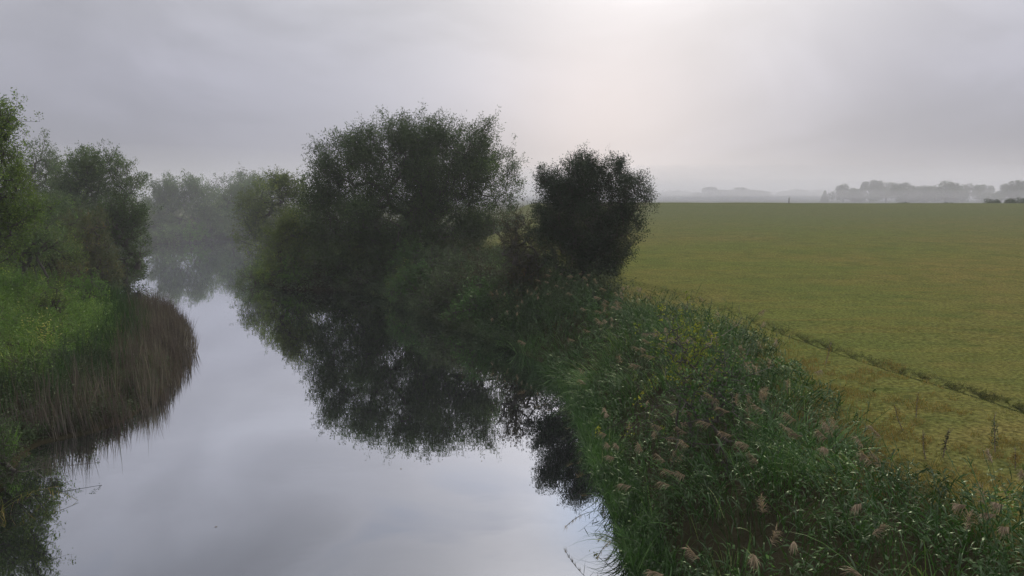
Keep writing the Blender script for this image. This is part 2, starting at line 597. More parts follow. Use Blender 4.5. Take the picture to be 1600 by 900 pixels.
def mist_bank(name, cx, cy_, cz, rx, ry, rz, mat):
    nu, nv_ = 48, 20
    th = np.linspace(0, 2 * math.pi, nu, endpoint=False); ph = np.linspace(-math.pi / 2 + .02, math.pi / 2 - .02, nv_)
    TH, PH = np.meshgrid(th, ph)
    EL = np.stack([cx + rx * np.cos(TH) * np.cos(PH), cy_ + ry * np.sin(TH) * np.cos(PH), cz + rz * np.sin(PH)], -1).reshape(-1, 3)
    EF = [[j * nu + i, j * nu + (i + 1) % nu, (j + 1) * nu + (i + 1) % nu, (j + 1) * nu + i] for j in range(nv_ - 1) for i in range(nu)]
    for j, rev in ((0, 1), (nv_ - 1, 0)):
        for i in range(0, nu // 2 - 1):
            q = [j * nu + i, j * nu + i + 1, j * nu + nu - 2 - i, j * nu + nu - 1 - i]
            EF.append(q[::-1] if rev else q)
    return make_obj(name, EL, EF, mat, smooth=True)


mist = mist_bank('river_mist', -54, 120, 1.0, 54, 60, 14, mm)
mf = mm.copy(); mf.name = 'field_mist'
mf.node_tree.nodes['Principled Volume'].inputs['Density'].default_value = 0.0008
mf.node_tree.nodes['Principled Volume'].inputs['Color'].default_value = (.68, .68, .74, 1)
for q_, rz_ in enumerate((7.5, 13, 21, 32)):
    fm = mist_bank('field_mist', 250, 760, 0, 900 + 30 * q_, 560 - 12 * q_, rz_, mf)
    tag(fm, 'pale mist filling the low ground beyond the meadow crest', 'mist', 'mist beyond the meadow crest', kind='stuff')
tag(mist, 'white mist lying low over the river bend', 'mist', kind='stuff')


# ------------------------------------------------------------------ trees
def tree(name, label, cat, base_u, D, blobs, mat, leafL, leafW, lai=4, nodes=260, spray=.8, per=22, seed=0, group=None,
         upward=.6, hole=.0, stems=1, base_dx=None, trunk_r=None, depth=.85, spread_=.22, hs=1.6, up_lo=0.3, bumps=1, mass_a=2.2):
    """blobs: (u, v, radius in photo pixels[, depth shift in m]) at depth D; a skeleton is grown into them and clothed with sprays of leaves"""
    rng = np.random.default_rng(seed + 100)
    pxm = F / D
    x0 = pt(base_u, 400, D)[0]
    z0 = float(height([x0], [D])[0]) - .05
    root = np.array((x0, D, z0))
    C = []; Rr = []
    for b in blobs:
        c = pt(b[0], b[1], D) + np.array((0, b[3] if len(b) > 3 else rng.uniform(-.25, .25) * b[2] / pxm, 0))
        C.append(c); Rr.append(b[2] / pxm)
    C = np.array(C); Rr = np.array(Rr)
    nb0 = len(C)
    for q in range(bumps):           # smaller boughs standing out of the main masses
        kb = np.arange(nb0); dv = rv(nb0, rng); dv[:, 2] = np.abs(dv[:, 2]) * .9
        C = np.concatenate([C, C[:nb0] + nrm(dv) * (Rr[:nb0] * rng.uniform(.75, .95, nb0))[:, None]])
        Rr = np.concatenate([Rr, Rr[:nb0] * rng.uniform(.18, .34, nb0)])

    def sample(n, shell):
        w = Rr ** (2 if shell else 3); k = rng.choice(len(C), n, p=w / w.sum())
        d = rv(n, rng)
        q = rng.random(n)
        r = np.where(rng.random(n) < .62, .72 + .28 * q, q ** (1 / 2.4)) if shell else q ** (1 / 2.6) * .92
        p = C[k] + d * (r * Rr[k])[:, None] * np.array((1, depth, 1))
        return p, nrm(d * np.array((1, 1, 1)) + 0), k
    area = (math.pi * Rr ** 2).sum() * .6
    nm = int(np.clip(area / mass_a, 12, 150))
    mc, mo, _ = sample(nm, True)
    axis = nrm(mo * .8 + nrm(mc - (root + np.array((0, 0, .25 * (C[:, 2].max() - z0))))) * .8 + np.array((0, 0, .45 * upward)) + rv(nm, rng) * .25)
    ml = math.sqrt(mass_a) * rng.uniform(.6, 1.35, nm)
    mc = mc - axis * (ml * .12)[:, None]
    # skeleton
    P, _, _ = sample(nodes, False)
    P = np.concatenate([P, mc, mc + axis * (ml * .5)[:, None], mc - axis * (ml * .5)[:, None]])
    P = P[P[:, 2] > z0 + .5]
    st = []
    for i in range(stems):
        a = rng.uniform(0, 6.28); rr = 0 if stems == 1 else rng.uniform(.15, .9)
        st.append(root + np.array((math.cos(a) * rr * 1.5, math.sin(a) * rr * .6, 0)))
    st = np.array(st)
    order = np.argsort(np.linalg.norm((P - root) * np.array((1, 1, .8)), axis=1))
    P = P[order]
    nodesP = list(st); par = [-1] * len(st)
    crown_mid = C.mean(0)
    for s_i in range(len(st)):      # rising limbs
        prev = s_i
        tgt = crown_mid + rng.normal(0, .25, 3) * Rr.mean() - np.array((0, 0, .3 * Rr.mean()))
        for q in (.25, .5, .75):
            nodesP.append(st[s_i] * (1 - q) + tgt * q + rng.normal(0, .12, 3)); par.append(prev); prev = len(nodesP) - 1
    for p in P:
        arr = np.array(nodesP)
        dd = np.linalg.norm(arr - p, axis=1) + .35 * np.maximum(0, arr[:, 2] - p[2]) + (.0 if len(arr) < 8 else 0)
        dd[:len(st)] += 2.0
        j = int(np.argmin(dd))
        nodesP.append(p); par.append(j)
    NP = np.array(nodesP); par = np.array(par)
    cnt = np.ones(len(NP))
    for i in range(len(NP) - 1, -1, -1):
        if par[i] >= 0:
            cnt[par[i]] += cnt[i]
    if len(st) > 1:
        NP = np.concatenate([NP, [root - np.array((0, 0, .1))]]); par = np.append(par, -1); cnt = np.append(cnt, cnt[:len(st)].max()); par[:len(st)] = len(NP) - 1
    tr = trunk_r or (.035 * (root[2] * 0 + (C[:, 2] + Rr).max() - z0))
    rd_ = tr * np.sqrt(cnt / cnt[:len(st)].max()) * .95 + .006
    mbt = MB()
    k = par >= 0
    A, B = NP[par[k]], NP[k]
    mid_ = (A + B) / 2 + rng.normal(0, .06, A.shape) * np.linalg.norm(B - A, axis=1, keepdims=True)
    ra, rb = np.minimum(rd_[par[k]], rd_[k] * 1.5), rd_[k]
    rm = (ra + rb) / 2
    tubes(mbt, A, mid_, ra, rm); tubes(mbt, mid_, B, rm, rb)
    # foliage
    area = (math.pi * Rr ** 2).sum() * .6
    nl = int(area * lai / (leafL * leafW * .5))
    ns = max(10, nl // per)
    S, out, kk = sample(int(ns * 1.3), True)
    kb = rng.integers(0, nm, len(S))
    tq = rng.uniform(-.75, .75, len(S))
    wdt = (.36 * (1 - np.clip(tq, 0, .75)) ) * ml[kb]
    Sm = mc[kb] + axis[kb] * (tq * ml[kb])[:, None] + rng.normal(0, 1, S.shape) * wdt[:, None]
    use = rng.random(len(S)) < .46
    S = np.where(use[:, None], Sm, S); out = np.where(use[:, None], axis[kb], out)
    mtone = rng.normal(0, .10, nm)[kb] * use
    if hole > 0:
        q = wob(S[:, 0] + 3 * S[:, 2] * .3, S[:, 2] * 1.2 + S[:, 1] * .5, hs, seed)
        S, out, mtone = S[q > -1 + hole * 1.2], out[q > -1 + hole * 1.2], mtone[q > -1 + hole * 1.2]
    ok = S[:, 2] > np.maximum(height(S[:, 0], S[:, 1]), 0) + up_lo * rng.random(len(S))
    S, out, mtone = S[ok][:ns], out[ok][:ns], mtone[ok][:ns]
    ns = len(S)
    d = nrm(out * .6 + np.array((0, 0, upward)) + rv(ns, rng) * .5)
    ln = spray * rng.uniform(.5, 1.4, ns) * np.where(rng.random(ns) < .08, 1.6, 1)
    # fine twigs of each spray
    sel = rng.random(ns) < min(1, 3500 / ns)
    St = S[sel]
    near_ = np.empty(len(St), int)
    for a_ in range(0, len(St), 1500):
        near_[a_:a_ + 1500] = ((St[a_:a_ + 1500, None] - NP[None]) ** 2).sum(-1).argmin(1)
    tubes(mbt, NP[near_], St, .010, .007, sides=3)
    tubes(mbt, St, St + d[sel] * ln[sel, None], .007, .003, sides=3)
    t = rng.random((ns, per)) ** .8
    Pl = S[:, None] + d[:, None] * (t * ln[:, None])[..., None] + rng.normal(0, spread_ * spray, (ns, per, 3)) * (1.1 - .6 * t[..., None])
    Dl = d[:, None] * .6 + rng.normal(0, .6, (ns, per, 3)) + np.array((0, 0, -.15))
    tone = np.clip(rng.beta(2, 2.5, (ns, 1)) * .6 + rng.random((ns, per)) * .5 - .05 + mtone[:, None], 0, 1)
    mb = MB()
    n = ns * per
    leaves(mb, Pl.reshape(-1, 3), Dl.reshape(-1, 3), leafL * rng.uniform(.6, 1.3, n), leafW * rng.uniform(.7, 1.3, n), tone.ravel(), rng)
    e = empty(name, root)
    mbt.build('trunk', M['bark'], e, root)
    mb.build('crown', M[mat], e, root)
    tag(e, label, cat, group)
    return e, n


tot = 0
def T_(*a, **k):
    global tot
    e, n = tree(*a, **k)
    tot += n
    return e


# the big willow on the right-hand shore
T_('willow_tree', 'biggest tree, broad dark willow leaning over the river with feathery top', 'tree', 640, 61,
   [(640, 268, 70), (590, 262, 52), (550, 285, 50), (700, 275, 62), (650, 222, 34), (605, 218, 28), (570, 235, 26), (690, 222, 30), (735, 240, 30),
    (765, 290, 42), (793, 262, 17), (790, 300, 22), (775, 345, 24), (508, 292, 30), (497, 340, 28), (540, 350, 60), (620, 350, 75), (700, 350, 60), (740, 365, 26),
    (640, 410, 62), (560, 412, 52), (500, 405, 42), (690, 405, 36), (600, 195, 10), (660, 190, 10), (800, 245, 7), (750, 215, 9), (540, 232, 12)],
   'willow', .20, .055, lai=4.8, nodes=620, spray=1.0, per=26, seed=1, hole=.20, mass_a=3.6, stems=4, hs=1.3, trunk_r=.32)
T_('willow_bush', 'bright green bush at the left foot of the big willow', 'bush', 452, 62,
   [(470, 352, 26), (450, 375, 28), (440, 410, 30), (425, 432, 18), (455, 440, 20), (480, 385, 24)], 'olive', .15, .06, lai=3.5, nodes=120, spray=.6, per=18, seed=2, stems=3)
T_('overhanging_bush', 'thin dark bush trailing its twigs over the water below the willow', 'bush', 408, 64.5,
   [(400, 436, 16), (385, 444, 10), (420, 440, 14), (440, 447, 10)], 'mid', .15, .05, lai=1.6, nodes=80, spray=.6, per=14, seed=3, stems=3, up_lo=.1, upward=.2)
T_('shore_bush', 'small light green bush on the shore under the willow crown', 'bush', 458, 60.6,
   [(452, 425, 15), (470, 436, 13), (445, 440, 11)], 'bright', .14, .07, lai=2.6, nodes=60, spray=.5, per=16, seed=4, stems=2)
# dark hawthorn
T_('hawthorn_tree', 'nearly black dense round tree on the right bank at the meadow corner', 'tree', 925, 41,
   [(u_, v_ + 7, r__) for u_, v_, r__ in [(918, 335, 68), (868, 335, 34), (862, 290, 22), (900, 290, 42), (945, 292, 46), (985, 308, 26), (972, 355, 34), (922, 262, 16), (956, 262, 14), (920, 252, 8), (960, 250, 7),
    (935, 385, 44), (895, 392, 44), (868, 375, 30), (850, 275, 10), (1000, 288, 10), (1008, 300, 8), (880, 265, 10), (950, 405, 22), (905, 420, 24)]],
   'haw', .075, .05, lai=5.0, nodes=420, spray=.5, per=22, seed=5, hole=.12, stems=5, hs=.9, trunk_r=.13, spread_=.30, up_lo=.8, bumps=1, mass_a=1.0)
T_('bronze_shrub', 'loose bronze-tinged shrub hugging the left side of the dark round tree', 'bush', 820, 42,
   [(812, 360, 26), (795, 385, 20), (825, 395, 34), (808, 425, 28), (840, 430, 30), (800, 345, 12)],
   'haws', .08, .05, lai=2.0, nodes=160, spray=.42, per=16, seed=6, hole=.3, stems=4, hs=.8)
# mid-distance trees right shore
T_('sallow_tree', 'olive green tree in thin mist just left of the big willow', 'tree', 430, 86,
   [(430, 305, 28), (405, 320, 28), (455, 315, 28), (470, 345, 24), (415, 350, 34), (395, 345, 24), (445, 370, 36), (400, 385, 28), (430, 290, 14), (460, 294, 12), (378, 320, 10)],
   'olive', .24, .09, lai=3.2, nodes=200, spray=1.0, per=18, seed=7, hole=.3, stems=2, hs=2)
T_('misty_tree', 'dim round tree in the mist at the river bend, directly left of the olive tree', 'tree', 385, 124,
   [(385, 300, 24), (410, 300, 22), (365, 315, 22), (390, 330, 32), (380, 350, 30)], 'mid', .32, .12, lai=3.2, nodes=120, spray=1.2, per=16, seed=8)
# trees behind the river bend
T_('bend_tree', 'broad grey-green domed tree across the river bend, widest in the mist', 'tree', 280, 129,
   [(280, 305, 26), (255, 318, 28), (305, 312, 28), (325, 325, 26), (245, 345, 26), (285, 345, 38), (325, 350, 28), (262, 296, 12), (300, 292, 14)],
   'mid', .32, .13, lai=3.6, nodes=200, spray=1.2, per=18, seed=9, hole=.15, hs=3)
T_('bend_tree', 'narrower misty tree to the right of the broad domed tree at the bend', 'tree', 345, 133,
   [(345, 318, 20), (360, 330, 22), (340, 345, 26), (362, 352, 20)], 'olive', .32, .13, lai=3.2, nodes=100, spray=1.2, per=16, seed=10)
T_('bank_bush', 'small light green bush low on the far bend under the domed tree', 'bush', 305, 120,
   [(303, 362, 12), (315, 367, 9), (294, 370, 9)], 'bright', .25, .14, lai=3, nodes=50, spray=.7, per=14, seed=11)
T_('bank_bush', 'dark low bush at the water on the far bend beside the light green one', 'bush', 262, 118,
   [(255, 365, 14), (272, 368, 13), (240, 372, 10)], 'mid', .25, .12, lai=3, nodes=50, spray=.7, per=14, seed=12)
T_('distant_tree', 'faintest pale tree showing over the bend trees', 'tree', 355, 190,
   [(385, 295, 22), (350, 300, 16), (330, 306, 14), (410, 300, 20), (385, 315, 26)], 'far', .4, .2, lai=3, nodes=80, spray=1.6, per=14, seed=13)
# left bank
T_('ash_tree', 'nearest left tree, green leafy and cut off by the left frame edge', 'tree', -30, 36,
   [(-28, 205, 46), (4, 190, 18), (-4, 250, 28), (-30, 300, 66), (12, 310, 32), (32, 335, 24), (8, 365, 36), (-30, 380, 50), (18, 165, 10), (-75, 240, 75)],
   'lefttree', .11, .055, lai=3.6, nodes=280, spray=.6, per=20, seed=14, hole=.25, hs=1.2, trunk_r=.25)
T_('pale_tree', 'pale open-crowned tree behind the nearest left tree with sky through it', 'tree', 60, 84,
   [(60, 250, 26), (85, 252, 18), (45, 275, 28), (75, 285, 30), (30, 300, 30), (95, 300, 22), (60, 330, 34)], 'pale', .22, .09, lai=2.0, nodes=200, spray=.9, per=14, seed=15, hole=.45, hs=1.6)
T_('round_tree', 'large round misty green tree on the left bank', 'tree', 150, 78,
   [(150, 275, 36), (120, 285, 32), (100, 300, 26), (175, 285, 32), (195, 305, 24), (150, 320, 50), (185, 340, 34), (110, 325, 36), (140, 262, 18), (165, 258, 12), (150, 365, 40), (200, 365, 26), (95, 350, 32)],
   'mid', .22, .08, lai=3.6, nodes=300, spray=.9, per=20, seed=16, hole=.12, hs=2)
T_('ivy_tree', 'dark green small tree in front of the large round tree with ragged shoots', 'tree', 190, 66,
   [(170, 330, 20), (195, 335, 18), (205, 360, 22), (180, 360, 26), (212, 395, 18), (190, 395, 26), (165, 345, 18), (215, 425, 14), (195, 430, 20)],
   'willow', .16, .08, lai=3.4, nodes=160, spray=.7, per=18, seed=17, hole=.2, hs=1.3)
T_('autumn_bush', 'brown-flecked bush leaning to the water on the left bank', 'bush', 140, 58,
   [(140, 375, 26), (125, 395, 26), (150, 405, 30), (165, 425, 22), (130, 420, 26), (155, 350, 14), (110, 405, 18)],
   'brownish', .13, .07, lai=3.4, nodes=140, spray=.6, per=18, seed=18, hole=.1, stems=3)
T_('elder_bush', 'light green bush above the brown-flecked bush on left bank', 'bush', 118, 62,
   [(110, 372, 14), (125, 366, 12), (98, 380, 12), (115, 385, 12)], 'bright', .14, .08, lai=3.2, nodes=70, spray=.5, per=16, seed=19, stems=2)
T_('dark_bush', 'dark bush under the nearest left tree at the top of the slope', 'bush', 45, 47,
   [(40, 380, 26), (70, 378, 22), (15, 385, 26), (90, 388, 16), (60, 360, 18)], 'mid', .13, .07, lai=3.4, nodes=90, spray=.55, per=18, seed=20, stems=3)
T_('hedge_bush', 'dull green bush at the top of the left slope below the round tree', 'bush', 95, 52,
   [(95, 400, 26), (65, 402, 24), (120, 410, 20), (35, 405, 24), (80, 385, 18)], 'olive', .13, .07, lai=3.2, nodes=90, spray=.5, per=18, seed=23, stems=3, up_lo=.05)
for i, (u, v, r_, D, mt, lb) in enumerate([
        (20, 452, 20, 40, 'bright', 'bright leafy clump high on the left slope near the frame edge'),
        (135, 452, 17, 44, 'bright', 'bright leafy clump on the left slope nearest the water bend'),
        (75, 470, 17, 38, 'olive', 'olive leafy clump in the middle of the left slope'),
        (15, 520, 22, 32, 'bright', 'bright leafy clump low on the left slope at the frame edge'),
        (110, 430, 16, 47, 'brownish', 'brown-flecked clump on top of the left slope')]):
    T_('slope_bush', lb, 'bush', u, D, [(u, v, r_), (u - r_, v + 6, r_ * .7), (u + r_, v + 5, r_ * .75), (u, v + r_ * .6, r_)], mt, .11, .05,
       lai=2.6, nodes=50, spray=.4, per=16, seed=90 + i, group='leafy clumps on the left slope', stems=3, up_lo=.05)
T_('alder_tree', 'shadowy tree filling the gap between left edge tree and round tree', 'tree', 65, 64,
   [(70, 340, 30), (40, 340, 32), (95, 345, 26), (60, 370, 34), (85, 320, 18)], 'mid', .17, .08, lai=3.4, nodes=140, spray=.7, per=18, seed=21)
T_('waterside_bush', 'low dark bush at bottom left corner overhanging the water', 'bush', -20, 18.6,
   [(-10, 735, 38), (-50, 700, 60), (15, 760, 18), (-60, 760, 50)], 'willow', .055, .03, lai=3.0, nodes=120, spray=.25, per=18, seed=22, stems=4, up_lo=.05)
# shrubs in the bank thicket between willow and hawthorn
kinds_ = [('grey', 'grey-green'), ('nettle', 'fresh green'), ('olive', 'light olive'), ('haws', 'bronze-flecked'), ('mid', 'dull green')]
rs = np.random.default_rng(5)
k_, ordn = 0, ['nearest the willow', 'second from the willow', 'third from the willow', 'fourth from the willow', 'fifth from the willow', 'sixth from the willow', 'seventh from the willow',
               'eighth from the willow', 'ninth from the willow', 'tenth from the willow', 'eleventh from the willow', 'twelfth from the willow', 'thirteenth from the willow', 'last before the reeds']
for i in range(14):
    y = 58.5 - i * 1.35
    xsh = np.interp(-y, -np.array([p[1] for p in RIGHT[2:]])[:], np.array([p[0] for p in RIGHT[2:]])) if False else None
    xx = np.linspace(-25, 12, 400)
    dd = shore(xx, np.full(400, y)); ok_ = is_right(xx, np.full(400, y)) & (dd > 1.0 + (i % 3) * 1.7)
    x = xx[ok_][0]
    z = float(height([x], [y])[0])
    rr_ = (.85, 1.2, 1.0, .75, 1.1)[i % 5]
    u = 800 + F * x / y * .985
    zc = z + rr_ * .75
    # pixel row of that height at that distance
    sl = (zc - CH) / y
    v = 450 - F * math.tan(math.atan(sl) + PITCH)
    rp = rr_ * F / y
    mt, nm2 = kinds_[[0, 1, 0, 2, 0, 3, 1, 0, 4, 0, 3, 0, 1, 3][i]]
    T_('bank_shrub', '%s shrub on the bank, %s' % (nm2, ordn[i]), 'bush', u, y,
       [(u, v, rp), (u - rp, v + rp * .3, rp * .7), (u + rp, v + rp * .2, rp * .8), (u, v - rp * .5, rp * .5)], mt, .12, .065,
       lai=2.8, nodes=60, spray=.45, per=16, seed=130 + i, group='shrubs on the bank between willow and dark tree', stems=3, hole=.1, up_lo=.1)
print('leaves', tot)

# ------------------------------------------------------------------ far tree line beyond the crest
protos = []
for s in range(8):
    rng = np.random.default_rng(s + 50)
    mbc, mbk = MB(), MB()
    nb = 11 if s < 5 else 7 + s
    cs = np.stack([rng.uniform(-.55, .55, nb), rng.uniform(-.4, .4, nb), rng.uniform(.12, .8, nb)], 1)
    rr = rng.uniform(.16, .3, nb) if s < 5 else rng.uniform(.10, .25, nb)
    if s == 3:      # pointed conifer
        cs = np.stack([np.zeros(9), np.zeros(9), np.linspace(.18, .95, 9)], 1); rr = np.linspace(.26, .05, 9)
    if s == 4:      # low bush
        cs[:, 2] = rng.uniform(.2, .6, nb); rr = rng.uniform(.25, .35, nb)
    n = 4200
    k = rng.choice(len(cs), n, p=rr ** 2 / (rr ** 2).sum())
    P = cs[k] + rv(n, rng) * (rr[k] * rng.random(n) ** .4)[:, None]
    P = P[P[:, 2] > .03]
    leaves(mbc, P, rv(len(P), rng) + np.array((0, 0, .3)), .06, .035, rng.random(len(P)), rng)
    tubes(mbk, [[0, 0, -.05]], [[0, 0, .5]], .03, .02)
    for c in cs:
        tubes(mbk, [[0, 0, .3 if s != 3 else .1]], [c], .015, .006)
    protos.append((mbc.build('crown', M['far']), mbk.build('trunk', M['bark'])))
used = set()


def far_tree(kind, name, label, cat, u, vtop, D, wpx, group):
    x = pt(u, 300, D)[0]
    z = float(height([x], [D])[0])
    top = pt(u, vtop, D)[2]
    h = top - z
    w = wpx / F * D
    e = empty(name, (x, D, z - .1))
    e.rotation_euler = (0, 0, R.uniform(0, 6))
    e.scale = (w, w, h)
    for o, nm in zip(protos[kind], ('crown', 'trunk')):
        if kind in used:
            c = o.copy(); COL.objects.link(c)
        else:
            c = o
        c.parent = e
    used.add(kind)
    tag(e, label, cat, group)


ORD = ['first', 'second', 'third', 'fourth', 'fifth', 'sixth', 'seventh', 'eighth', 'ninth', 'tenth', 'eleventh', 'twelfth', 'thirteenth',
       'fourteenth', 'fifteenth', 'sixteenth', 'seventeenth', 'eighteenth', 'nineteenth', 'twentieth']
faint = [(1045, 300, 420, 40), (1068, 297, 430, 45), (1090, 298, 400, 40), (1110, 290, 330, 44), (1136, 294, 340, 40), (1160, 293, 335, 40), (1183, 296, 330, 34),
         (1215, 300, 420, 40), (1246, 294, 400, 44), (1268, 298, 400, 30)]
for i, (u, v, D, w) in enumerate(faint):
    D = D * 2.6; w = w * 1.15; far_tree([0, 6, 1, 5, 2][i % 5], 'distant_tree', '%s faint tree from the left on the horizon right of the dark tree' % ORD[i], 'tree', u, v, D, w, 'faint trees beyond the meadow crest')
far_tree(3, 'distant_conifer', 'small pointed tree alone between the faint and the darker horizon trees', 'tree', 1289, 297, 560, 24, None)
clear = [(1318, 285, 290, 30), (1337, 292, 285, 26), (1360, 280, 290, 30), (1385, 287, 280, 34), (1412, 284, 270, 40), (1445, 282, 275, 44), (1478, 280, 265, 44),
         (1505, 284, 270, 34), (1540, 287, 290, 26), (1565, 285, 250, 36), (1588, 281, 262, 36), (1615, 284, 250, 44), (1655, 280, 255, 44)]
for i, (u, v, D, w) in enumerate(clear):
    D = D * 1.9; w = w * 1.2; far_tree([5, 0, 7, 2, 6, 1][i % 6], 'horizon_tree', '%s darker misty tree on the horizon counted from the small pointed tree' % ORD[i], 'tree', u, v, D, w, 'darker trees beyond the meadow crest')
low = [(1412, 314, 200, 16), (1484, 314, 200, 12), (1552, 307, 215, 17), (1583, 305, 212, 15), (1604, 306, 215, 18)]
for i, (u, v, D, w) in enumerate(low):
    far_tree(4, 'horizon_bush', '%s small dark bush from the left along the meadow edge' % ORD[i], 'bush', u, v, D, w, 'bushes along the meadow edge')
# post on the crest
x, y = pt(1233, 310, 160)[0], 160
z = float(height([x], [y])[0])
mb = MB(); tubes(mb, [[0, 0, -.1], [0, 0, 1.15]], [[0, 0, 1.15], [0, 0, 1.3]], [.09, .09], [.08, .02], sides=8)
post = mb.build('fence_post', M['bark']); post.location = (x, y, z)
tag(post, 'tiny lone post standing on the meadow crest', 'post')


# ------------------------------------------------------------------ banks: reeds, nettles, grasses
def scatter(n, x0, x1, y0, y1, cond):
    xs = R.uniform(x0, x1, n); ys = R.uniform(y0, y1, n)
    d = shore(xs, ys)
    k = cond(xs, ys, d)
    xs, ys, d = xs[k], ys[k], d[k]
    return xs, ys, height(xs, ys), d


# meadow-side limit of the tall bank vegetation, as world x for each y
edge_px = [(1640, 765), (1500, 738), (1420, 705), (1360, 655), (1310, 610), (1225, 545), (1140, 500), (1050, 478), (985, 466), (900, 470)]
EDGE = np.array([at(u, v, 2.4) for u, v in edge_px])
EDGE = EDGE[np.argsort(EDGE[:, 1])]


def edge_x(y):
    return np.interp(y, np.r_[0, EDGE[:, 1], 60, 70], np.r_[EDGE[0, 0] + 4, EDGE[:, 0], 0, -8])


CC = np.stack([R.uniform(-50, 18, 3600), R.uniform(8, 64, 3600)], 1)
CH_ = np.clip(R.normal(.92, .24, 3600), .4, 1.35)
CL = R.normal(0, .28, (3600, 2)) + np.array((-.22, -.14))
CT = R.normal(0, .17, 3600)
CK = R.random(3600)      # what mostly grows in each clump: nothing, long grass, herbs or reeds


def clump(x, y):
    """nearest clump and how far out in it each plant stands"""
    idx = np.empty(len(x), int); dd = np.empty(len(x))
    for a in range(0, len(x), 4000):
        q = (x[a:a + 4000, None] - CC[:, 0]) ** 2 + (y[a:a + 4000, None] - CC[:, 1]) ** 2
        idx[a:a + 4000] = q.argmin(1); dd[a:a + 4000] = np.sqrt(q.min(1))
    return idx, dd


def reeds(mb, mbp, xs, ys, zs, h, nleaf=9, plume=.4, lean=(-.25, -.1), Lf=.42, Wf=.026, tone=0):
    n = len(xs)
    ci, cd = clump(xs, ys)
    h = h * CH_[ci] * (1.08 - .22 * cd)
    out_ = np.stack([xs - CC[ci, 0], ys - CC[ci, 1]], 1) * .35 + CL[ci]
    B = np.stack([xs, ys, zs - .05], 1)
    ln = np.c_[out_, np.zeros(n)] + R.normal(0, .12, (n, 3)) * np.array((1, 1, 0))
    def curve(t):
        return B + np.array([0, 0, 1.]) * (h * t)[:, None] * (1 - .06 * t[:, None]) + ln * (h * t ** 2)[:, None]
    tt = np.linspace(0, 1, 5)
    for a, b in zip(tt[:-1], tt[1:]):
        A_, B_ = curve(np.full(n, a)), curve(np.full(n, b))
        side = nrm(np.cross(B_ - A_, rv(n)))
        w = .006
        mb.add(np.stack([A_ - side * w, A_ + side * w, B_ + side * w, B_ - side * w], 1), [[0, 1, 2, 3]], np.clip(R.normal(.5, .15, n), 0, .85))
    pt_tone = np.clip(R.beta(2, 3, n) * .6 + tone + 1.3 * CT[ci], 0, 1)
    for k in range(nleaf):
        t = np.clip(.25 + .72 * (k + R.random(n)) / nleaf, 0, 1)
        p = curve(t)
        a = R.uniform(0, 6.28, n)
        hd = np.stack([np.cos(a), np.sin(a), np.zeros(n)], 1) + np.array([lean[0], lean[1], 0]) * 2.0
        D = hd * .75 + np.array([0, 0, .85])
        blades(mb, p, D, Lf * R.uniform(.6, 1.25, n) * (1.1 - .3 * t), Wf * R.uniform(.7, 1.3, n), R.uniform(.25, .9, n), np.clip(pt_tone + R.normal(0, .13, n), 0, 1))
    sel = (R.random(n) < plume) & (h > 1.15)
    top = curve(np.ones(n))[sel]; l2 = ln[sel]
    m = len(top)
    for k in range(70):
        ax = nrm(l2 * 2.2 + np.array([0, 0, .55]))
        t = R.random(m)[:, None]
        p = top + ax * t * .24
        D = ax + rv(m) * .75 + l2 * 1.2 - np.array([0, 0, .25])
        blades(mbp, p, D, R.uniform(.08, .19, m), .012, R.uniform(.2, .8, m), R.random(m) * .8 + .1 * R.random(m), nseg=2)


def herbs(mb, xs, ys, zs, h, nl=16, L=.085, Wd=.045, tone=0, stem=True, bush=.12):
    n = len(xs)
    ci, cd = clump(xs, ys)
    h = h * (.35 + .75 * CH_[ci]) * (1.15 - .35 * np.minimum(cd, 1.4))
    B = np.stack([xs, ys, zs - .03], 1)
    ln = R.normal(0, .18, (n, 3)) * np.array((1, 1, 0))
    T0 = B + (np.array([0, 0, 1.]) + ln) * h[:, None]
    if stem:
        side = nrm(np.cross(T0 - B, rv(n))) * .006
        mb.add(np.stack([B - side, B + side, T0 + side * .5, T0 - side * .5], 1), [[0, 1, 2, 3]], np.full(n, .3))
    tn = R.beta(2, 2.5, n) * .55 + tone + .06 + 1.5 * CT[ci]
    for k in range(nl):
        t = (.2 + .8 * (k + R.random(n)) / nl)[:, None]
        p = B + (T0 - B) * t + R.normal(0, bush, (n, 3)) * (1.15 - t) * np.array((1, 1, .5))
        a = R.uniform(0, 6.28, n)
        D = np.stack([np.cos(a), np.sin(a), R.uniform(-.4, .7, n)], 1)
        leaves(mb, p, D, L * R.uniform(.6, 1.3, n), Wd * R.uniform(.7, 1.3, n), np.clip(tn + R.normal(0, .12, n), 0, 1))


# right bank -------------------------------------------------------
def tall(x, y, d):
    return is_right(x, y) & (d > np.where(y < 26, .15, -.35)) & (x < edge_x(y)) & (x > -14)


mb, mbp = MB(), MB()
xs, ys, zs, d = scatter(11500, -2, 18, 8, 42, lambda x, y, d: tall(x, y, d) & (wob(x, y, 1.5, 4) > -.65 + .25 * sst((y - 20) / 10)))
kk_ = CK[clump(xs, ys)[0]]
k = R.random(len(xs)) < np.where(kk_ < .13, .06, np.where(kk_ < .42, .3, np.where(kk_ < .58, .35, .95)))
xs, ys, zs, d = xs[k], ys[k], zs[k], d[k]
g = edge_x(ys) - xs
h = (1.75 + .25 * wob(xs, ys, 1.8, 2)) * R.uniform(.72, 1.1, len(xs)) * (.45 + .55 * sst(g / 2.4)) * (.65 + .35 * sst((d + .3) / 1.2))
reeds(mb, mbp, xs, ys, np.maximum(zs, -.1), h, nleaf=8, plume=(.09 + .30 * (CT[clump(xs, ys)[0]] > .07)) * (1.0 - .5 * sst((ys - 20) / 8)))
print('right reeds', len(xs))
tag(mb.build('reed_bed', M['reed']), 'tall green reeds with arching leaves crowding the right bank', 'reeds', kind='stuff')
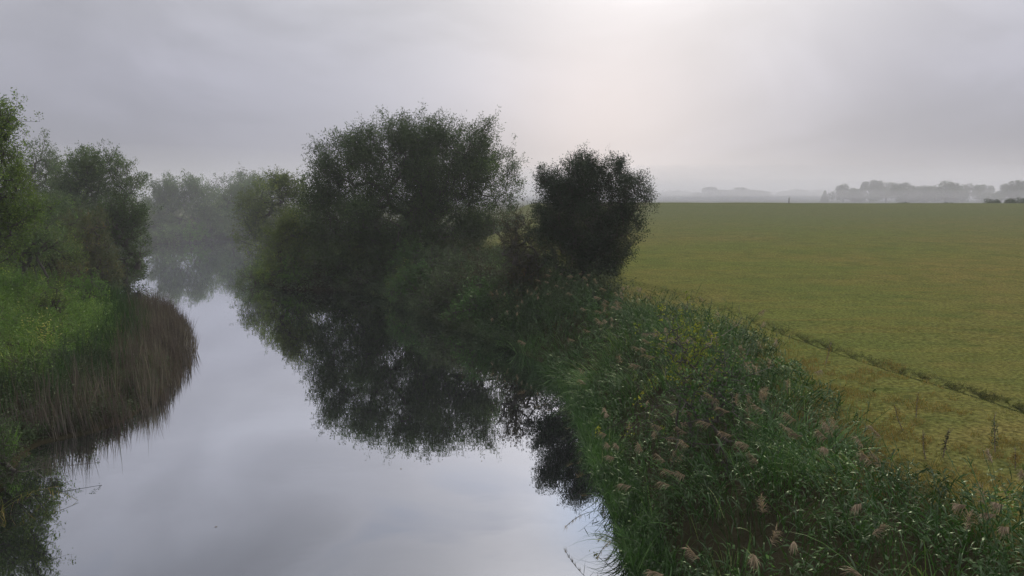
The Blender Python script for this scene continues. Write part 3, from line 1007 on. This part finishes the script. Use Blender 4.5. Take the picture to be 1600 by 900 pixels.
tag(mbp.build('reed_plumes', M['plume']), 'brown feathery seed heads rising from the right bank reeds', 'reeds', kind='stuff')

mb = MB()
xs, ys, zs, d = scatter(42000, -16, 18, 8, 60, lambda x, y, d: tall(x, y, d) & (d > .25))
kk_ = CK[clump(xs, ys)[0]]
k = (R.random(len(xs)) < np.where(kk_ < .13, .04, np.where(kk_ < .42, .12, np.where(kk_ < .58, .95, .22)))) | ((ys > 36) & (R.random(len(xs)) < .5))
xs, ys, zs = xs[k], ys[k], zs[k]
herbs(mb, xs, ys, np.maximum(zs, 0), R.uniform(.5, 1.35, len(xs)) * (.8 + .3 * wob(xs, ys, 2, 7)) * (.4 + .6 * sst((edge_x(ys) - xs) / 2.0)), nl=13)
print('herbs', len(xs))
tag(mb.build('nettle_thicket', M['nettle']), 'leafy nettles and bindweed between the reeds of the right bank', 'undergrowth', kind='stuff')

mb, mbp = MB(), MB()
xs, ys, zs, d = scatter(26000, -16, 8, 36, 62, tall)
herbs(mb, xs, ys, np.maximum(zs, 0), R.uniform(.9, 1.7, len(xs)) * (.9 + .35 * wob(xs, ys, 1.6, 3)) * (.6 + .4 * sst(d / 1.5)), nl=15, L=.11, Wd=.05, bush=.2)
tag(mb.build('bank_herbs', M['grey']), 'grey-green weeds covering the far right bank below the willow', 'undergrowth', kind='stuff')
mb = MB()
xs, ys, zs, d = scatter(120000, -4, 18, 8, 46, lambda x, y, d: tall(x, y, d) & (d > 0))
ci, cd = clump(xs, ys)
kk_ = CK[ci]
k = (kk_ > .13) & (kk_ < .42) & (R.random(len(xs)) < np.clip(1.1 - cd * .9, .05, 1)) | (R.random(len(xs)) < .04)
xs, ys, zs, ci, cd = xs[k], ys[k], np.maximum(zs, 0)[k], ci[k], cd[k]
n = len(xs)
print('long grass', n)
blades(mb, np.stack([xs, ys, zs], 1), np.stack([R.normal(0, .22, n) + 1.2 * CL[ci, 0] + .7 * (xs - CC[ci, 0]), R.normal(0, .22, n) + 1.2 * CL[ci, 1] + .7 * (ys - CC[ci, 1]), np.ones(n)], 1),
       R.uniform(1.0, 1.9, n) * CH_[ci] * (.5 + .5 * sst((edge_x(ys) - xs) / 2.0)), R.uniform(.014, .03, n), R.uniform(.25, .75, n), np.clip(R.random(n) ** 1.3 * .8 + .1 + CT[ci], 0, .97), nseg=5)
xs, ys, zs, d = scatter(90000, -2, 6, 8, 30, lambda x, y, d: is_right(x, y) & (d > .05) & (d < .9))
xs, ys, zs, d = xs[:9000], ys[:9000], zs[:9000], d[:9000]
n = len(xs); ci, cd = clump(xs, ys)
blades(mb, np.stack([xs, ys, np.maximum(zs, -.1)], 1), np.stack([R.normal(-.02, .3, n), R.normal(0, .3, n), np.ones(n)], 1), R.uniform(.5, 1.3, n) * CH_[ci], R.uniform(.012, .024, n), R.uniform(.3, .9, n), np.clip(R.random(n) * .7 + CT[ci], 0, .95), nseg=4)
tag(mb.build('long_grass', M['longgrass']), 'tufts of long arching bright grass among the right bank reeds', 'grass', kind='stuff')
# dry weeds along the meadow edge
mb = MB()
xs, ys, zs, d = scatter(60000, 0, 20, 10, 48, lambda x, y, d: is_right(x, y) & (x > edge_x(y) - 1.8) & (x < edge_x(y) + 1.6) & (R.random(len(x)) < np.clip(1 - (x - edge_x(y) + .2) / 1.8, .06, 1)))
nn_ = len(xs)
hh = R.uniform(.18, .75, nn_) * np.clip(1.15 - (xs - edge_x(ys) + .3) / 2.0, .25, 1) * (.8 + .4 * wob(xs, ys, .9, 5))
blades(mb, np.stack([xs, ys, zs], 1), np.stack([R.normal(-.12, .3, nn_), R.normal(0, .3, nn_), np.ones(nn_)], 1), hh, .013, R.uniform(.1, .6, nn_), R.random(nn_) ** 1.3)
xs, ys, zs, d = scatter(60000, 5, 15, 13, 24, lambda x, y, d: (x > edge_x(y) - .5) & (x < edge_x(y) + 3.2 - .0 * y) & (wob(x, y, .55, 21) > .05 + .25 * (x - edge_x(y)) / 3))
n = len(xs)
blades(mb, np.stack([xs, ys, zs], 1), np.stack([R.normal(-.1, .45, n), R.normal(0, .45, n), np.ones(n)], 1), R.uniform(.08, .28, n), .011, R.uniform(.2, .8, n), R.random(n))
tag(mb.build('dry_grass', M['drygrass']), 'straw-coloured tall grass where the right bank meets the meadow', 'grass', kind='stuff')

# meadow turf, near part
mb = MB()
def cluster(n, x0, x1, y0, y1, p=1.0):
    return scatter(n, x0, x1, y0, y1, lambda x, y, d: is_right(x, y) & (x > edge_x(y) - .4) & (R.random(len(x)) < np.clip(.25 + .9 * (wob(x, y, .35, 8) * .5 + wob(x, y, 1.4, 2) * .5 + .35), .12, 1)))
for args in ((210000, 5, 22, 10, 30), (150000, 4, 34, 28, 52)):
    xs, ys, zs, d = cluster(*args)
    n = len(xs)
    big = .75 + .5 * np.clip(wob(xs, ys, .8, 12), 0, 1)
    blades(mb, np.stack([xs, ys, zs - .01], 1), np.stack([R.normal(0, .5, n), R.normal(0, .5, n), np.ones(n)], 1), R.uniform(.03, .085, n) * big * (1.0 if args[3] < 20 else 1.25),
           R.uniform(.008, .016, n), R.uniform(.2, .8, n), R.random(n), nseg=2)
print('turf', mb.n)
tag(mb.build('meadow_grass', M['meadow']), 'short yellowish green meadow turf', 'grass', kind='stuff')
mb = MB()
n = 60000
t = R.random(n) * (len(RUT) - 1)
i = t.astype(int); f = (t - i)[:, None]
c = RUT[i] * (1 - f) + RUT[i + 1] * f
dirs = nrm(RUT[i + 1] - RUT[i]); nm_ = np.stack([dirs[:, 1], -dirs[:, 0]], 1)
off = R.normal(.0, .15, n)
c = c - nm_ * 0 + np.stack([np.abs(nm_[:, 0]), nm_[:, 1] * np.sign(nm_[:, 0])], 1) * off[:, None]
k = (c[:, 0] > edge_x(c[:, 1]) - .5) & (wob(c[:, 0], c[:, 1], .3, 3) > -.4)
k2 = (R.random(len(c)) < .15 + .85 * sst((c[:, 0] - 9.2) / 1.5)); k = k & k2
c = c[k]; n = len(c)
zs = height(c[:, 0], c[:, 1])
blades(mb, np.stack([c[:, 0], c[:, 1], zs], 1), np.stack([R.normal(0, .5, n), R.normal(0, .5, n), np.ones(n)], 1), R.uniform(.03, .09, n), .012, R.uniform(.2, .8, n), R.random(n), nseg=2)
tag(mb.build('rut_grass', M['rutgrass']), 'coarse dark grass along the furrow crossing the meadow', 'grass', kind='stuff')

# left bank ----------------------------------------------------------
def leftc(x, y, d):
    return (~is_right(x, y)) & (d > -.5)


mb, mbp = MB(), MB()
xs, ys, zs, d = scatter(150000, -32, -9, 12, 58, lambda x, y, d: leftc(x, y, d) & (d > -.45) & (d < 3.4) & (y > 22.5) & (y < 52) & (x > -24) & (R.random(len(x)) < np.clip(1.1 - d / 2.6, 0, 1) * np.clip(.75 + .8 * wob(x, y, .45, 31), .08, 1) * np.clip(.45 + d + .45, 0, 1)))
n = len(xs)
h = R.uniform(1.0, 2.0, n) * (.86 + .26 * wob(xs, ys, .55, 1)) * (.7 + .3 * sst((d + .4) / .8)) * np.where(R.random(n) < .10, 1.25, 1)
ci, cd = clump(xs, ys)
h = h * (.35 + .72 * CH_[ci]) * (1.12 - .35 * np.minimum(cd, 1.2))
blades(mb, np.stack([xs, ys, np.maximum(zs, -.15)], 1), np.stack([R.normal(.05, .10, n) + .12 * wob(xs, ys, .7, 3) + .3 * CL[ci, 0], R.normal(-.03, .10, n) + .3 * CL[ci, 1], np.ones(n)], 1), h, R.uniform(.014, .038, n), R.uniform(0, .12, n), np.clip(R.beta(2, 2.5, n) + 1.1 * CT[ci], 0, 1), nseg=4)
print('old reeds', n)
tag(mb.build('old_reeds', M['brownreed']), 'purplish brown upright reeds standing in the water off the left bank', 'reeds', kind='stuff')

mb = MB()
xs, ys, zs, d = scatter(60000, -40, -9, 10, 58, lambda x, y, d: leftc(x, y, d) & (d > 1.7) & (d < 3.9) & (y > 14) & (wob(x, y, 1.9, 5) > -.5))
n = len(xs)
ci, cd = clump(xs, ys)
h = R.uniform(1.1, 2.0, n) * (.4 + .65 * CH_[ci]) * (1.15 - .35 * np.minimum(cd, 1.2))
blades(mb, np.stack([xs, ys, zs], 1), np.stack([R.normal(.06, .2, n), R.normal(-.05, .2, n), np.ones(n)], 1), h, R.uniform(.014, .028, n), R.uniform(.05, .45, n), np.clip(R.random(n) ** 1.2 * .75 + CT[ci], 0, .9), nseg=4)
tag(mb.build('sedge_bed', M['reed']), 'dark green upright sedges behind the brown reeds', 'reeds', kind='stuff')

mb = MB()
xs, ys, zs, d = scatter(130000, -48, -12, 12, 62, lambda x, y, d: leftc(x, y, d) & (d > 3.0))
n = len(xs)
cl_ = wob(xs, ys, 1.3, 14)
ci, cd = clump(xs, ys)
h = R.uniform(.7, 1.3, n) * (.9 + .3 * cl_) * CH_[ci] * (1.15 - .3 * np.minimum(cd, 1.5))
kq_ = R.random(n) < np.where(CK[ci] < .16, .15, 1)
h = h * np.where(CK[ci] > .8, 1.3, 1) * np.where(kq_, 1, .35)
blades(mb, np.stack([xs, ys, zs], 1), np.stack([R.normal(.1, .3, n) + 1.3 * CL[ci, 0] + .25 + .5 * (xs - CC[ci, 0]), R.normal(0, .3, n) + CL[ci, 1] + .5 * (ys - CC[ci, 1]), np.ones(n)], 1), h, R.uniform(.016, .03, n), R.uniform(.4, 1.0, n), np.clip(R.random(n) ** 1.2 * .8 + .08 + CT[ci], 0, .97), nseg=3)
xs, ys, zs, d = scatter(26000, -48, -12, 14, 62, lambda x, y, d: leftc(x, y, d) & (d > 3.4) & (wob(x, y, 2.0, 16) > -.2))
herbs(mb, xs, ys, zs, R.uniform(.7, 1.35, len(xs)), nl=12, L=.10, Wd=.045)
tag(mb.build('bank_grass', M['slope']), 'lush bright green long grass on the left bank slope', 'grass', kind='stuff')
xs, ys, zs, d = scatter(30000, -30, -8, 8, 32, lambda x, y, d: leftc(x, y, d) & (d > .15) & (d < 4.5))
mb = MB()
herbs(mb, xs, ys, np.maximum(zs, 0), R.uniform(.3, .8, len(xs)), nl=12, L=.09, Wd=.035)
tag(mb.build('left_bank_weeds', M['grey']), 'dark weeds at the foot of the left bank near the water', 'undergrowth', kind='stuff')
# far and side banks: rough ground cover along the distant water edges
mb = MB()
xs, ys, zs, d = scatter(90000, -75, 5, 56, 140, lambda x, y, d: (d > -.2) & (d < 7))
herbs(mb, xs, ys, np.maximum(zs, 0), R.uniform(.5, 1.4, len(xs)), nl=7, L=.22, Wd=.10, bush=.3, stem=False)
tag(mb.build('shore_weeds', M['grey']), 'rough weeds along the misty far shores of the river', 'undergrowth', kind='stuff')

# ------------------------------------------------------------------ small individual plants and bits
# yellowing shrub in the reeds, with a dead branch
T_('yellowing_shrub', 'yellow-green leaved shrub standing among the right bank reeds', 'bush', 1075, 17.6,
   [(1075, 548, 30), (1050, 540, 22), (1105, 560, 26), (1085, 585, 34), (1060, 520, 14)], 'yellow', .07, .04, lai=1.6, nodes=110, spray=.28, per=14, seed=60, hole=.25, stems=3, hs=.6, trunk_r=.03)
T_('green_elder', 'fresh green leafy bush just below the yellow-green shrub', 'bush', 1120, 16.2,
   [(1110, 600, 30), (1135, 580, 24), (1090, 630, 26), (1130, 625, 30)], 'nettle', .09, .05, lai=2.2, nodes=80, spray=.3, per=14, seed=61, stems=3, trunk_r=.03)


def dead_branch(name, label, p0, p1, r, seed):
    rng = np.random.default_rng(seed)
    mbx = MB()
    p0, p1 = np.array(p0), np.array(p1)
    prev = p0; n = 7
    L = np.linalg.norm(p1 - p0)
    for i in range(1, n + 1):
        q = p0 + (p1 - p0) * i / n + rng.normal(0, .025, 3) * L
        tubes(mbx, [prev], [q], r * (1 - (i - 1) / n * .8), r * (1 - i / n * .8))
        if i > 1:
            s = q + nrm((p1 - p0)[None])[0] * .12 * L + rng.normal(0, .12, 3) * L
            tubes(mbx, [q], [s], r * .4, r * .15)
            tubes(mbx, [(q + s) / 2], [(q + s) / 2 + rng.normal(0, .08, 3) * L], r * .25, r * .1)
        prev = q
    o = mbx.build(name, M['dead'], None, p0)
    o.location = p0
    tag(o, label, 'branch')


dead_branch('dead_branch', 'bare grey branch poking up left above the yellow-green shrub', pt(1092, 590, 17.4), pt(1042, 500, 17.8), .018, 1)
dead_branch('dead_branch', 'bare thin stem slanting right over the reeds behind the yellow-green shrub', pt(1100, 545, 18.2), pt(1165, 500, 18.8), .012, 2)


def stalk(u, v, z, h, label, seed, mat='drygrass', head=True):
    rng = np.random.default_rng(seed)
    x, y = at(u, v, z)
    z = float(height([x], [y])[0])
    root = np.array((x, y, z))
    e = empty('weed_stalk', root)
    m1, m2 = MB(), MB()
    h *= rng.uniform(.5, .85); top = root + np.array((rng.normal(-.06, .14), rng.normal(0, .1), h))
    mid_ = (root + top) / 2 + rng.normal(0, .02, 3)
    tubes(m1, [root, mid_], [mid_, top], [.012, .009], [.009, .005], sides=5)
    for i in range(5):
        q = mid_ + (top - mid_) * rng.random(); s = q + np.array((rng.normal(0, .05), rng.normal(0, .05), .2 * h))
        tubes(m1, [q], [s], .005, .003, sides=4)
    h *= 1
    n = int(rng.integers(60, 150))
    t = .15 + .75 * rng.random(n)
    P = root + (top - root) * t[:, None] + rng.normal(0, .05, (n, 3)) * (1.25 - t[:, None])
    leaves(m2, P, rv(n, rng) + np.array((0, 0, .5)), .05, .02, rng.random(n), rng)
    m1.build('stem', M['dead'], e, root); m2.build('foliage', M[mat], e, root)
    tag(e, label, 'weed', 'weed stalks at the meadow edge')


for i, (u, v, h, lb, mt) in enumerate([
        (1412, 655, 1.0, 'thin stalk at the grassy corner, leftmost of the weed stalks below the furrow', 'drygrass'),
        (1432, 640, 1.1, 'tallest weed stalk at the grassy corner below the furrow', 'drygrass'),
        (1448, 692, .7, 'pale weed stalk just left of the brown one in the meadow-edge row', 'drygrass'),
        (1475, 692, .9, 'brown weed stalk in the middle of the meadow-edge row', 'haws'),
        (1556, 690, .9, 'greenish weed stalk nearest the right frame edge but one', 'grey'),
        (1588, 712, .6, 'short pale weed stalk nearest the right frame edge', 'drygrass'),
        (1290, 565, .9, 'lone weed stalk close to the furrow', 'drygrass')]):
    stalk(u, v, 2.3, h, lb, 70 + i, mt)

# reeds bent down over the water
def bent_reed(name, label, pts_, seed, green=False, mat='drygrass'):
    rng = np.random.default_rng(seed + 7)
    mbx, mby = MB(), MB()
    P = [np.array(p) for p in pts_]
    c = []
    for i in range(13):
        t = i / 12
        c.append((1 - t) ** 2 * P[0] + 2 * t * (1 - t) * P[1] + t * t * P[2])
    c = np.array(c)
    tubes(mbx, c[:-1], c[1:], .006, .005, sides=5)
    e = empty(name, P[0])
    mbx.build('stem', M['drygrass'] if not green else M['reed'], e, P[0])
    if green:
        q_ = 60
        kq = rng.integers(8, 13, q_)
        mbz = MB()
        blades(mbz, c[kq] + rng.normal(0, .012, (q_, 3)), nrm(c[12:13] - c[9:10]) + rv(q_, rng) * .6, rng.uniform(.05, .12, q_), .008, .4, rng.random(q_), rng)
        mbz.build('seed_head', M['plume'], e, P[0])
    n = 9 if not green else 5
    k = 3 + np.arange(n)
    D = np.stack([rng.normal(.3, .5, n), rng.normal(0, .4, n), rng.normal(-.4, .4, n)], 1)
    for j in range(n):
        ml_ = MB()
        blades(ml_, c[k[j]][None], D[j][None], rng.uniform(.15, .35, 1), .014, .4, rng.random(1), rng)
        ml_.build('leaf', M[mat], e, P[0])
    tag(e, label, 'reed')


def q3(u, v, z):
    x, y = at(u, v, z)
    return (x, y, z)


bent_reed('bent_reed', 'long pale reed stem bent flat across the water at lower left', [q3(5, 790, .3), q3(60, 745, .55), q3(122, 782, .03)], 1)
bent_reed('bent_reed', 'shorter pale reed stem crossing beneath the long one at lower left', [q3(0, 800, .25), q3(40, 765, .4), q3(92, 760, .04)], 2)
bent_reed('bent_reed', 'straw reed stem pointing down into the bottom left water', [q3(-5, 770, .4), q3(15, 790, .3), q3(-5, 815, .03)], 3)
bent_reed('overhanging_reed', 'green reed hanging out over the water from the right bank, upper of two', [q3(965, 800, .9), q3(915, 790, .9), q3(885, 822, .3)], 4, True, 'grey')
bent_reed('overhanging_reed', 'green reed hanging out over the bright water at the bottom, lower of two', [q3(1000, 850, .8), q3(960, 822, .9), q3(935, 868, .25)], 5, True, 'grey')

# sedge tuft at the left edge
mb = MB()
x, y = at(12, 705, .4)
n = 46
P = np.stack([R.normal(0, .1, n), R.normal(0, .1, n), np.zeros(n)], 1)
blades(mb, P, np.stack([R.normal(.15, .3, n), R.normal(-.1, .3, n), np.ones(n)], 1), R.uniform(.7, 1.35, n), .026, R.uniform(.0, .35, n), R.random(n) * .6 + .3, nseg=5)
o = mb.build('sedge_tuft', M['bright']); o.location = (x, y, float(height([x], [y])[0]) + .25)
tag(o, 'bright green tuft of sword-shaped leaves at the left edge beside the brown reeds', 'plant')

# leaves afloat
for i, (u, v, lb) in enumerate([(335, 824, 'small dark leaf afloat at lower left of the open water'), (628, 733, 'tiny leaf afloat below the willow reflection'),
                                (752, 721, 'tiny leaf afloat right of the willow reflection tip'), (430, 552, 'small leaf afloat in upper open water')]):
    x, y = at(u, v)
    a = R.uniform(0, 3)
    pts_ = [(0, 0), (.02, .012), (.045, .014), (.07, 0), (.045, -.013), (.02, -.011)]
    P = [(math.cos(a) * px - math.sin(a) * py, math.sin(a) * px + math.cos(a) * py) for px, py in pts_]
    Vv = [(px, py, .004) for px, py in P] + [(px, py, .008) for px, py in P]
    Ff = [[6, 7, 8, 9], [6, 9, 10, 11], [0, 3, 2, 1], [0, 5, 4, 3]] + [[j, (j + 1) % 6, 6 + (j + 1) % 6, 6 + j] for j in range(6)]
    o = make_obj('floating_leaf', Vv, Ff, M['dead']); o.location = (x, y, 0)
    tag(o, lb, 'leaf', 'leaves afloat on the river')
